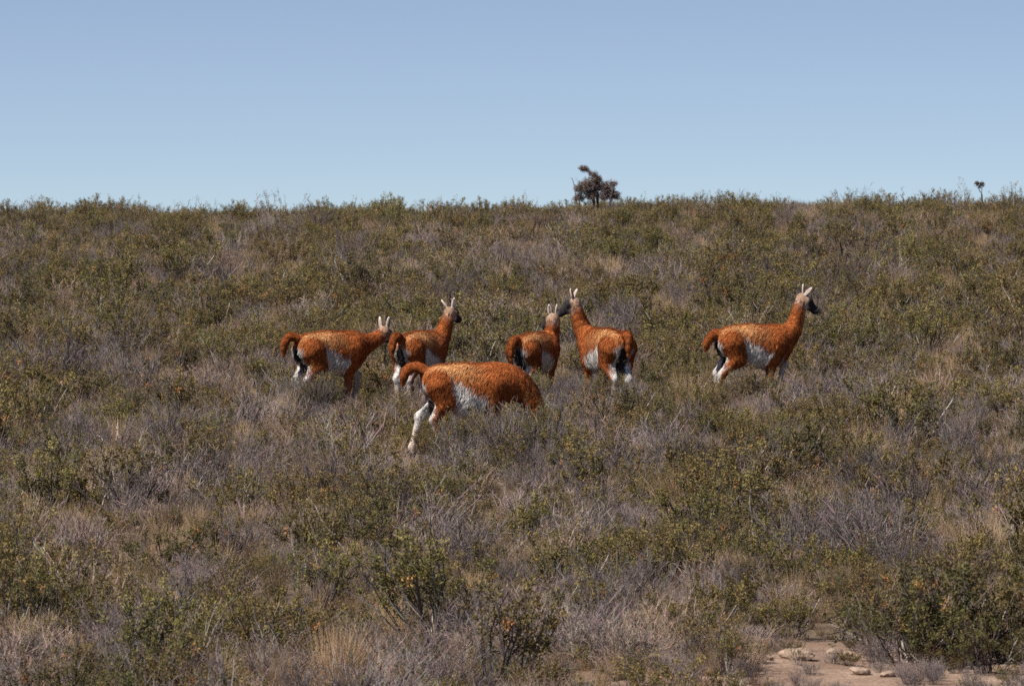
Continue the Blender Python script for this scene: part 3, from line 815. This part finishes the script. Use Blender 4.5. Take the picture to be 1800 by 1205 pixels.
HTAB = np.zeros((3, 6))           # real heights of the source plants
for k_, items in enumerate((OLIVE, GREY, GRASS)):
    for v_, (gs, _) in enumerate(items):
        HTAB[k_, v_] = np.quantile((gs[1] if isinstance(gs, tuple) else gs).raw()[0][:, 2], 0.985)
def choose(x, y, p_grass, thr):
    P3 = np.stack([x, y * 0.30, 0 * x], -1)
    pn = vnoise(P3, 3.0, 77) * 0.45 + 0.4 * vnoise(P3, 1.3, 78) + RNG.normal(0, 0.6, x.size)
    kind = np.where(pn > thr - 0.32 * sstep(100, 125, y), 0, 1)      # leafier up the slope
    gn = np.clip(p_grass * (1 + 1.4 * vnoise(P3 + 40, 2.2, 90)), 0.02, 0.8)
    kind = np.where(RNG.random(x.size) < gn, 2, kind)
    var = np.zeros(x.size, int)
    for kk, n in ((0, 6), (1, 4), (2, 3)):
        m = kind == kk
        if kk == 0: var[m] = RNG.choice(6, m.sum(), p=[.24, .22, .16, .10, .20, .08])
        else: var[m] = RNG.integers(0, n, m.sum())
    return kind, var

# low growth everywhere, taller shrubs spread more widely over it
lx, ly = jitter_grid(0.46)
lk, lv = choose(lx, ly, 0.38, 0.12)
ls = np.clip(0.56 + 0.13 * RNG.normal(0, 1, lx.size), 0.32, 0.95)
ls = np.where(lk == 2, np.clip(ls * 1.35, 0.5, 1.2), ls)
tx, ty = jitter_grid(1.05)
keep = RNG.random(tx.size) < 0.80; tx, ty = tx[keep], ty[keep]
tk, tv = choose(tx, ty, 0.0, 0.02)
ts = np.clip(0.98 + 0.20 * RNG.normal(0, 1, tx.size), 0.75, 1.65)
gx = np.concatenate([lx, tx]); gy = np.concatenate([ly, ty]); kind = np.concatenate([lk, tk]); var = np.concatenate([lv, tv]); size = np.concatenate([ls, ts])
cap = height_cap(gx, gy)
size = np.minimum(size, np.maximum(cap / HTAB[kind, var], 0.10))
for (ax_, ay_, s, yaw) in A_POS:        # nothing tall growing through a body
    ca, sa = math.cos(yaw), math.sin(yaw); u = (gx - ax_) * ca + (gy - ay_) * sa; v = -(gx - ax_) * sa + (gy - ay_) * ca
    near = (np.abs(u) < 0.85) & (np.abs(v) < 0.40)
    size = np.where(near, np.minimum(size, 0.45), size)
size = np.where(gy > 150, np.minimum(size, 0.66 + 0.36 * RNG.random(gx.size) ** 1.5), size)   # wind keeps the crest low
ppx = 900 + gx * 15254.0 / gy; ppy = 355 + (1 / gy - 1 / 174.7) * HCAM * 15254.0     # open ground around the bare soil
size = np.where((ppx > 1340) & (ppx < 1545) & (ppy > 1112), np.minimum(size, 0.33), size)
size = np.where((ppx > 1545) & (ppy > 1180), np.minimum(size, 0.36), size)
inb = bare(gx, gy); size = np.where(inb, np.minimum(size, 0.30), size)
keep = (~inb | (RNG.random(gx.size) < 0.45)) & (size > 0.14)
gx, gy, kind, var, size = (a[keep] for a in (gx, gy, kind, var, size))

# shrubs the herd stands behind, and the ones that stand out in the photograph: x, y, kind, variant, size
EXTRA = []
for x0, x1, ya, zv in SEG:
    if zv < 0.1: continue
    n = max(1, int(round((x1 - x0) / 0.14))) * 2
    for i in range(n):
        xx = x0 + ((i // 2) + 0.25 + 0.5 * (i % 2)) / (n // 2) * (x1 - x0) + RNG.normal(0, 0.03)
        dy = RNG.uniform(0.65, 0.95) + 0.5 * (i % 2); yy = ya - dy
        kk = 0 if RNG.random() < 0.6 else 1
        vv = RNG.choice([0, 2, 4, 5]) if kk == 0 else RNG.choice([0, 2])
        hh = (zv + (HCAM - zv) * dy / ya) * RNG.uniform(0.98, 1.14)
        EXTRA.append((xx * yy / ya, yy, kk, vv, hh / HTAB[kk, vv]))
N_ROWS = len(EXTRA)
for px, py, kk, vv, sz_ in (
    (1600, 1168, 0, 5, 1.45), (1690, 1160, 0, 5, 1.6), (1775, 1158, 0, 0, 1.5), (1540, 1150, 0, 5, 1.05), (1740, 1185, 0, 5, 0.9),
    (1390, 1130, 0, 0, 0.9), (1290, 900, 0, 0, 1.35), (1340, 880, 0, 3, 1.3), (1250, 870, 0, 0, 1.25), (1400, 860, 0, 5, 1.3),
    (1180, 900, 2, 1, 1.35), (1195, 905, 2, 1, 1.2), (1170, 912, 2, 0, 1.2), (585, 1196, 2, 1, 1.4), (610, 1200, 2, 1, 1.3),
    (1735, 985, 2, 2, 1.7), (1760, 975, 2, 1, 1.5), (1710, 990, 2, 1, 1.4), (55, 880, 2, 1, 1.2), (150, 900, 2, 1, 1.2), (440, 870, 2, 0, 1.2),
    (270, 1110, 2, 0, 1.2), (1280, 930, 2, 1, 0.9), (1330, 935, 2, 0, 0.9), (1500, 990, 1, 2, 1.35), (1540, 1000, 1, 0, 1.4), (1470, 985, 1, 2, 1.2),
    (300, 905, 1, 0, 1.25), (250, 915, 1, 1, 1.35), (360, 900, 1, 2, 1.2), (1190, 830, 1, 2, 1.2), (1160, 820, 1, 0, 1.2), (950, 1170, 1, 1, 1.5),
    (1020, 1180, 1, 0, 1.3), (880, 1165, 1, 1, 1.4), (1090, 1180, 1, 3, 1.2), (640, 1010, 0, 5, 1.2), (560, 1000, 0, 0, 1.2), (720, 935, 0, 0, 1.2)):
    xx, yy = at(px, py); EXTRA.append((xx, yy, kk, vv, sz_))
E = np.array(EXTRA); n_base, n_rows = gx.size, N_ROWS
gx = np.concatenate([gx, E[:, 0]]); gy = np.concatenate([gy, E[:, 1]]); kind = np.concatenate([kind, E[:, 2].astype(int)])
var = np.concatenate([var, E[:, 3].astype(int)]); size = np.concatenate([size, E[:, 4]])
gz_ = ground_z(gx, gy)
n = gx.size
rot = np.stack([RNG.normal(0, 0.10, n), RNG.normal(0, 0.10, n), RNG.uniform(0, 6.283, n)], -1)
scl = size[:, None] * np.stack([RNG.uniform(0.9, 1.2, n), RNG.uniform(0.9, 1.2, n), RNG.uniform(0.9, 1.1, n)], -1)

scl[n_base:n_base + n_rows, :2] *= 0.62      # narrow plants right before the animals
# what a plant stands beside, for its label
LAND = [(at(1480, 1165), 1.6, 3.0, 'beside the bare sandy patch'),
        ((A_POS[2][0], A_POS[2][1] - 2.0), 1.0, 2.2, 'before the grazing guanaco'),
        ((A_POS[5][0], A_POS[5][1] - 1.5), 1.0, 2.0, 'before the guanaco that walks alone'),
        ((A_POS[4][0], A_POS[4][1] - 1.5), 0.7, 2.0, 'before the guanaco with its rump turned'),
        ((A_POS[0][0], A_POS[0][1] - 1.5), 0.8, 2.0, 'before the guanaco stretching its neck'),
        (at(1185, 905), 1.0, 2.5, 'by the large blond grass clump'),
        (at(1080, 955), 0.9, 2.5, 'by the pale bent dead branch'),
        (at(1500, 990), 1.0, 2.5, 'by the tall grey twig thicket')]
def where(x, y):
    for (lx_, ly_), rx, ry, txt in LAND:
        if ((x - lx_) / rx) ** 2 + ((y - ly_) / ry) ** 2 < 1: return ' ' + txt
    return ' low on the hillside' if y < 88 else (' below the herd' if y < 105 else ' higher up the hillside')

def plant_things(kk, name, part_names, protos, cat, group, limit):
    """the plants that show largest become things of their own; returns the mask of those left"""
    inview = (kind == kk) & (np.abs(gx) < 0.0588 * gy + 0.15) & (gy > 76.5)
    ids = np.where(inview)[0]
    ids = ids[np.argsort(-(size[ids] / gy[ids]))][:limit]
    for i in ids:
        meshes, label = protos[var[i]]
        if len(meshes) == 1:
            o = bpy.data.objects.new(name, meshes[0]); COL.objects.link(o)
        else:
            o = bpy.data.objects.new(name, None); COL.objects.link(o); o.empty_display_size = 0.1
            for pn_, me in zip(part_names, meshes):
                c = bpy.data.objects.new(pn_, me); COL.objects.link(c); c.parent = o
        o.location = (gx[i], gy[i], gz_[i]); o.rotation_euler = rot[i]; o.scale = scl[i]
        wh_ = where(gx[i], gy[i]); sz = '' if len((label + wh_).split()) > 14 else ('large ' if size[i] > 1.12 else ('small ' if size[i] < 0.85 else ''))
        tag(o, sz + label + wh_, cat, group)
    left = kind == kk; left[ids] = False
    return left

for kk, name, pn_, protos, coll, cat, group, sname, slabel in (
    (0, 'olive_shrub', ('stems', 'foliage'), P_OLIVE, C_OLIVE, 'shrub', 'olive shrubs on the near slope', 'shrub_cover', 'mass of small olive shrubs covering the hillside up to the skyline'),
    (1, 'grey_twig_shrub', ('stems', 'twigs'), P_GREY, C_GREY, 'shrub', 'leafless grey shrubs on the near slope', 'dry_shrub_cover', 'mass of leafless grey twiggy shrubs scattered over the hillside'),
    (2, 'grass_tuft', ('blades',), P_GRASS, C_GRASS, 'grass', 'dry grass tufts on the near slope', 'dry_grass_cover', 'dry grass scattered between the shrubs over the hillside')):
    left = plant_things(kk, name, pn_, protos, cat, group, 300)
    scatter_object(sname, coll, np.stack([gx, gy, gz_], -1)[left], rot[left], scl[left], var[left], slabel, cat)

# ---------------------------------------------------------------- single things on the hillside
def along1(pts, n):
    pts = np.asarray(pts, float); u = np.linspace(0, len(pts) - 1, n)
    # Catmull-Rom through the points
    ext = np.vstack([2 * pts[0] - pts[1], pts, 2 * pts[-1] - pts[-2]])
    out_ = []
    for v in u:
        i = min(int(v), len(pts) - 2); t_ = v - i; p0, p1, p2, p3 = ext[i:i + 4]
        out_.append(0.5 * (2 * p1 + (p2 - p0) * t_ + (2 * p0 - 5 * p1 + 4 * p2 - p3) * t_ ** 2 + (3 * p1 - p0 - 3 * p2 + p3) * t_ ** 3))
    return np.array(out_)

def dead_branch(name, px, pground, limbs, color, label, seed, twiglets=8, cat='branch', group=None):
    """limbs: list of (points in photo pixels, thickness in metres) of the limbs; depth wanders so that it is solid in space"""
    rng = np.random.default_rng(seed); bx, by = at(px, pground); m = by / 15254.0
    root = obj(name, None, None, (bx, by, float(ground_z(bx, by))))
    for pts, thick in limbs:
        P = np.array([((p[0] - px) * m, 0, (pground - p[1]) * m) for p in pts]); P[:, 1] = np.cumsum(rng.normal(0, 0.06, len(P)))
        C = along1(P, 10) + rng.normal(0, 0.006, (10, 3)); gl = Geo()
        tubes(gl, C[None], (np.linspace(1, 0.35, 10) * thick)[None], np.asarray(color) * rng.uniform(.85, 1.15), 6)
        if twiglets:
            q = along(C[None], rng.uniform(0.3, 1, (1, twiglets)))[0]
            T = grow(q, unit(C[-1] - C[0])[None] + rng.normal(0, 0.6, (twiglets, 3)), rng.uniform(0.05, 0.16, twiglets), 4, rng, 0.0, 0.2)
            tubes(gl, T, np.linspace(1, .4, 4)[None] * thick * 0.35 * np.ones((twiglets, 1)), np.asarray(color))
        obj('limb', gl.mesh('limb', [M_WOOD]), root)
    tag(root, label, cat, group)
    return root

PALE, DARK, MID = (0.50, 0.42, 0.35), (0.060, 0.048, 0.042), (0.30, 0.23, 0.18)
dead_branch('dead_branch', 285, 690, [([(288, 685), (275, 664), (255, 648), (238, 640), (222, 618)], 0.016), ([(262, 652), (235, 643), (205, 640), (196, 622)], 0.012)], DARK,
            'dark dead branch arching over the olive shrubs with two bent limbs', 1)
dead_branch('dead_snag', 1478, 500, [([(1478, 498), (1476, 470), (1480, 448), (1477, 430)], 0.028), ([(1480, 495), (1486, 465), (1490, 450)], 0.016), ([(1478, 490), (1468, 462), (1466, 445)], 0.012)], (0.035, 0.028, 0.026),
            'blackened upright snag of a dead shrub on the upper slope', 2, 10, 'snag')
dead_branch('dead_branch', 1108, 962, [([(1108, 952), (1085, 930), (1070, 905), (1055, 882)], 0.013)], MID, 'long pale brown bent dead branch rising out of the shrubs', 3, 4)
dead_branch('dead_branch', 178, 925, [([(178, 915), (183, 892), (194, 874), (202, 868)], 0.009)], PALE, 'short whitish curved dead branch sticking up among grey twigs', 4, 2)
dead_branch('dead_shrub', 195, 818, [([(196, 815), (178, 795), (168, 775), (166, 752)], 0.011), ([(198, 815), (192, 790), (180, 772), (172, 765)], 0.010), ([(202, 815), (204, 790), (205, 762), (203, 748)], 0.011), ([(208, 815), (211, 795), (213, 782)], 0.012), ([(215, 812), (235, 790), (248, 765), (246, 742)], 0.009)], PALE,
            'fan of whitish bare stems under an olive shrub', 5, 5, 'dead shrub')
dead_branch('dead_branch', 142, 1140, [([(142, 1135), (140, 1112), (134, 1100)], 0.010), ([(141, 1115), (152, 1110), (160, 1116)], 0.007)], (0.42, 0.31, 0.23), 'small forked tan dead branch standing beside dark leafy shrubs', 6, 3)
dead_branch('dead_branch', 222, 1105, [([(222, 1098), (213, 1080), (206, 1060), (208, 1035)], 0.008)], PALE, 'thin whitish s-shaped dead branch before a dark hollow', 7, 3)
dead_branch('dead_snag', 940, 425, [([(940, 420), (938, 402), (942, 388)], 0.022), ([(941, 415), (948, 398), (950, 386)], 0.014)], DARK, 'short dark snag on the slope below the skyline tree', 8, 8, 'snag')
dead_branch('dead_snag', 455, 440, [([(455, 436), (456, 415), (452, 396)], 0.018), ([(455, 430), (464, 412), (470, 398)], 0.012), ([(455, 425), (446, 410), (442, 402)], 0.010)], DARK, 'three-pronged dark snag high on the slope', 9, 8, 'snag')
dead_branch('dead_branch', 1680, 510, [([(1700, 504), (1685, 498), (1668, 496), (1662, 490)], 0.012), ([(1722, 508), (1722, 494), (1718, 488)], 0.012)], PALE, 'whitish fallen dead branch on the upper slope below skyline shrubs', 10, 4)
dead_branch('dead_branch', 620, 945, [([(560, 925), (590, 928), (625, 934), (655, 948)], 0.020)], (0.10, 0.08, 0.075), 'dark dead branch lying among olive shrubs', 12, 5)

# the wind-bent tree on the skyline
def skyline_tree(name, px, pground, y, trunks, blobs, label, seed, dens=1.0, leafcol=(0.15, 0.115, 0.095), tip=(0.26, 0.20, 0.17), nleaf=14, twig_r=0.004):
    rng = np.random.default_rng(seed); x = (px - 900) / 15254.0 * y; m = y / 15254.0
    gz0 = float(ground_z(x, y)); ztop = math.tan(PITCH) * y + (602.5 - pground) / 15254.0 * y   # height the photo shows for the base line
    root = obj(name, None, None, (x, y, gz0)); off = ztop - gz0
    tr, fo = Geo(), Geo()
    for pts, thick in trunks:
        P = np.array([((p[0] - px) * m, 0, (pground - p[1]) * m + off) for p in pts]); P[0, 2] = min(P[0, 2], -0.05); P[:, 1] = np.cumsum(rng.normal(0, 0.03, len(P)))
        C = along1(P, 9); tubes(tr, C[None], (np.linspace(1, .4, 9) * thick)[None], np.array((0.075, 0.06, 0.055)), 6)
    for bx, by_, rx, rz, n in blobs:
        n = int(n * dens); c = np.array([(bx - px) * m, rng.normal(0, 0.05), (pground - by_) * m + off]); r3 = np.array([rx, (rx + rz) / 2, rz]) * m
        st = c + rng.normal(0, 0.35, (n, 3)) * r3
        dd = unit(rng.normal(0, 1, (n, 3)) + np.array([0, 0, 0.25]))
        T = grow(st, dd, rng.uniform(0.4, 1.0, n) * r3.mean(), 4, rng, 0.05, 0.25)
        tubes(tr, T, np.linspace(1, .4, 4)[None] * twig_r * rng.uniform(.6, 1.2, (n, 1)), cvar((0.12, 0.095, 0.085), n, rng, .25))
        lp = along(T, rng.uniform(0.25, 1, (n, nleaf))) + rng.normal(0, 0.014, (n, nleaf, 3))
        base = cvar(leafcol, n, rng, .3); w = rng.random((n, 1)) * .6; base = base * (1 - w) + np.asarray(tip) * w
        leaves(fo, lp.reshape(-1, 3), np.full(n * nleaf, 0.024), np.repeat(base, nleaf, 0), rng, .3)
    obj('trunk', tr.mesh('trunk', [M_WOOD]), root); obj('crown', fo.mesh('crown', [M_LEAF]), root)
    return root

tag(skyline_tree('wind_bent_tree', 1045, 366, 168.0,
    [([(1050, 372), (1043, 350), (1032, 335), (1024, 328)], 0.045), ([(1052, 372), (1050, 345), (1050, 325), (1043, 310), (1036, 302), (1030, 299)], 0.035),
     ([(1072, 372), (1073, 352), (1076, 340), (1080, 326)], 0.035), ([(1022, 372), (1018, 355), (1020, 340)], 0.025), ([(1018, 328), (1008, 320), (999, 314)], 0.010)],
    [(1030, 328, 17, 11, 130), (1018, 334, 9, 9, 40), (1048, 326, 15, 12, 110), (1066, 332, 13, 11, 80), (1074, 342, 13, 9, 80), (1083, 346, 6, 5, 25), (1040, 343, 15, 9, 110), (1020, 348, 8, 8, 35),
     (1045, 311, 6, 8, 30), (1052, 316, 8, 7, 30), (1029, 298, 7, 4, 22), (1023, 296, 6, 4, 16), (1036, 304, 4, 4, 8), (1078, 323, 7, 4, 22), (1012, 350, 6, 7, 18), (1060, 345, 10, 8, 40)],
    '', 50, 1.7), 'dark wind-bent small tree standing alone on the skyline', 'tree')

# shrubs standing above the skyline: photo x, photo y of the top, spread, leafiness, label
SKY = [(508, 324, 0.55, 5, 'wispy bare shrub with a spreading top on the skyline'), (466, 334, 0.5, 5, 'thin twiggy shrub on the skyline beside a wispy spreading shrub'),
       (1503, 318, 0.6, 15, 'tall leafy shrub rising above the skyline'), (1694, 318, 0.35, 9, 'narrow upright shrub on the skyline beside the tiny leaning tree'),
       (1787, 322, 0.7, 16, 'bushy dark shrub at the high end of the skyline'), (1355, 332, 0.8, 8, 'low wide shrub with ragged top on the skyline'),
       (374, 336, 0.6, 5, 'small ragged bare shrub on the skyline above grey twigs'), (233, 342, 0.4, 9, 'single dark spiky shrub on the skyline'),
       (1236, 334, 0.75, 12, 'rounded shrub on the skyline between the bent tree and ragged shrub'), (625, 342, 0.9, 9, 'low broad shrub with a pale top on the skyline'),
       (690, 344, 0.8, 12, 'small round shrub on the skyline beside a pale low shrub'), (912, 344, 0.9, 9, 'low broad shrub on the skyline near the bent tree'),
       (1590, 336, 0.7, 12, 'small leafy shrub on the skyline next to the tall leafy shrub'), (320, 342, 0.8, 6, 'low twiggy shrub on the skyline beside a ragged bare shrub'),
       (805, 345, 0.7, 7, 'slight twiggy shrub alone on a low stretch of the skyline'), (1140, 344, 0.8, 10, 'low shrub on the skyline just past the bent tree'),
       (70, 346, 0.8, 8, 'low ragged shrub at the low end of the skyline'), (1745, 338, 0.8, 12, 'dense low shrub on the skyline before the bushy dark shrub')]
for i, (px, ptop, sp, nl, label) in enumerate(SKY):
    y = 166.0 + (i % 3) * 0.7; x = (px - 900) / 15254.0 * y; gz0 = float(ground_z(x, y))
    hgt = math.tan(PITCH) * y + (602.5 - ptop) / 15254.0 * y - gz0
    a_, b_ = shrub_geo(400 + i, stems=14 if nl < 8 else 20, spread=sp, height=hgt * 0.88, twigs=5, nleaf=max(3, int(nl * 0.6)), clear=0.5, bark=(0.12, 0.10, 0.095), leafcol=(0.115, 0.098, 0.035), tipcol=(0.20, 0.165, 0.06), bend=0.06)
    root = obj('skyline_shrub', None, None, (x, y, gz0))
    obj('stems', a_.mesh('stems', [M_BARK]), root); obj('foliage', b_.mesh('foliage', [M_LEAF]), root)
    tag(root, label, 'shrub', 'shrubs on the skyline')
tag(skyline_tree('leaning_tree', 1722, 356, 166.5, [([(1728, 362), (1727, 345), (1722, 335), (1720, 326)], 0.014), ([(1722, 335), (1727, 326), (1731, 321)], 0.008)],
    [(1718, 323, 5, 4, 30), (1726, 324, 5, 4, 22), (1722, 329, 3, 3, 10)], '', 71, 1.0, (0.10, 0.09, 0.06), (0.17, 0.14, 0.09), 10, 0.003),
    'tiny leaning tree with a tuft of leaves on the skyline', 'tree')

# stones on the bare soil
def stone(px, py, r, label, seed):
    rng = np.random.default_rng(seed); x, y = at(px, py)
    import bmesh
    bm = bmesh.new(); bmesh.ops.create_icosphere(bm, subdivisions=3, radius=1.0)
    V = np.array([v.co[:] for v in bm.verts]); F = np.array([[v.index for v in f.verts] for f in bm.faces]); bm.free()
    k = 1 + 0.16 * vnoise(V, 1.6, seed) + 0.07 * vnoise(V, 0.7, seed + 1)
    V = V * k[:, None]; 
    for _ in range(5):
        n_ = unit(rng.normal(0, 1, 3)); dd = V @ n_; lim = rng.uniform(0.62, 0.85); V = V - n_ * np.clip(dd - lim, 0, None)[:, None] * 0.9
    V = V * np.array(r)
    o = obj('stone', make_mesh('stone', V, [F], None, [M_STONE], smooth=False), None, (x, y, float(ground_z(x, y)) + r[2] * 0.35))
    o.rotation_euler = (rng.normal(0, .15), rng.normal(0, .15), rng.uniform(0, 6.28))
    tag(o, label, 'stone', 'pale stones on the bare soil')
stone(1400, 1172, (0.17, 0.14, 0.075), 'largest pale sandy stone on the bare soil patch', 1)
stone(1462, 1154, (0.055, 0.05, 0.040), 'small squarish pale stone on the upper bare soil', 2)
stone(1490, 1158, (0.075, 0.05, 0.030), 'flat pale stone beside the small squarish stone', 3)
stone(1512, 1192, (0.12, 0.09, 0.055), 'mid-sized low pale stone between small shrubs', 4)
stone(1352, 1176, (0.05, 0.045, 0.03), 'small tan stone beside the largest sandy stone', 5)
stone(1560, 1196, (0.09, 0.08, 0.04), 'tan stone half sunk in the bare soil', 6)
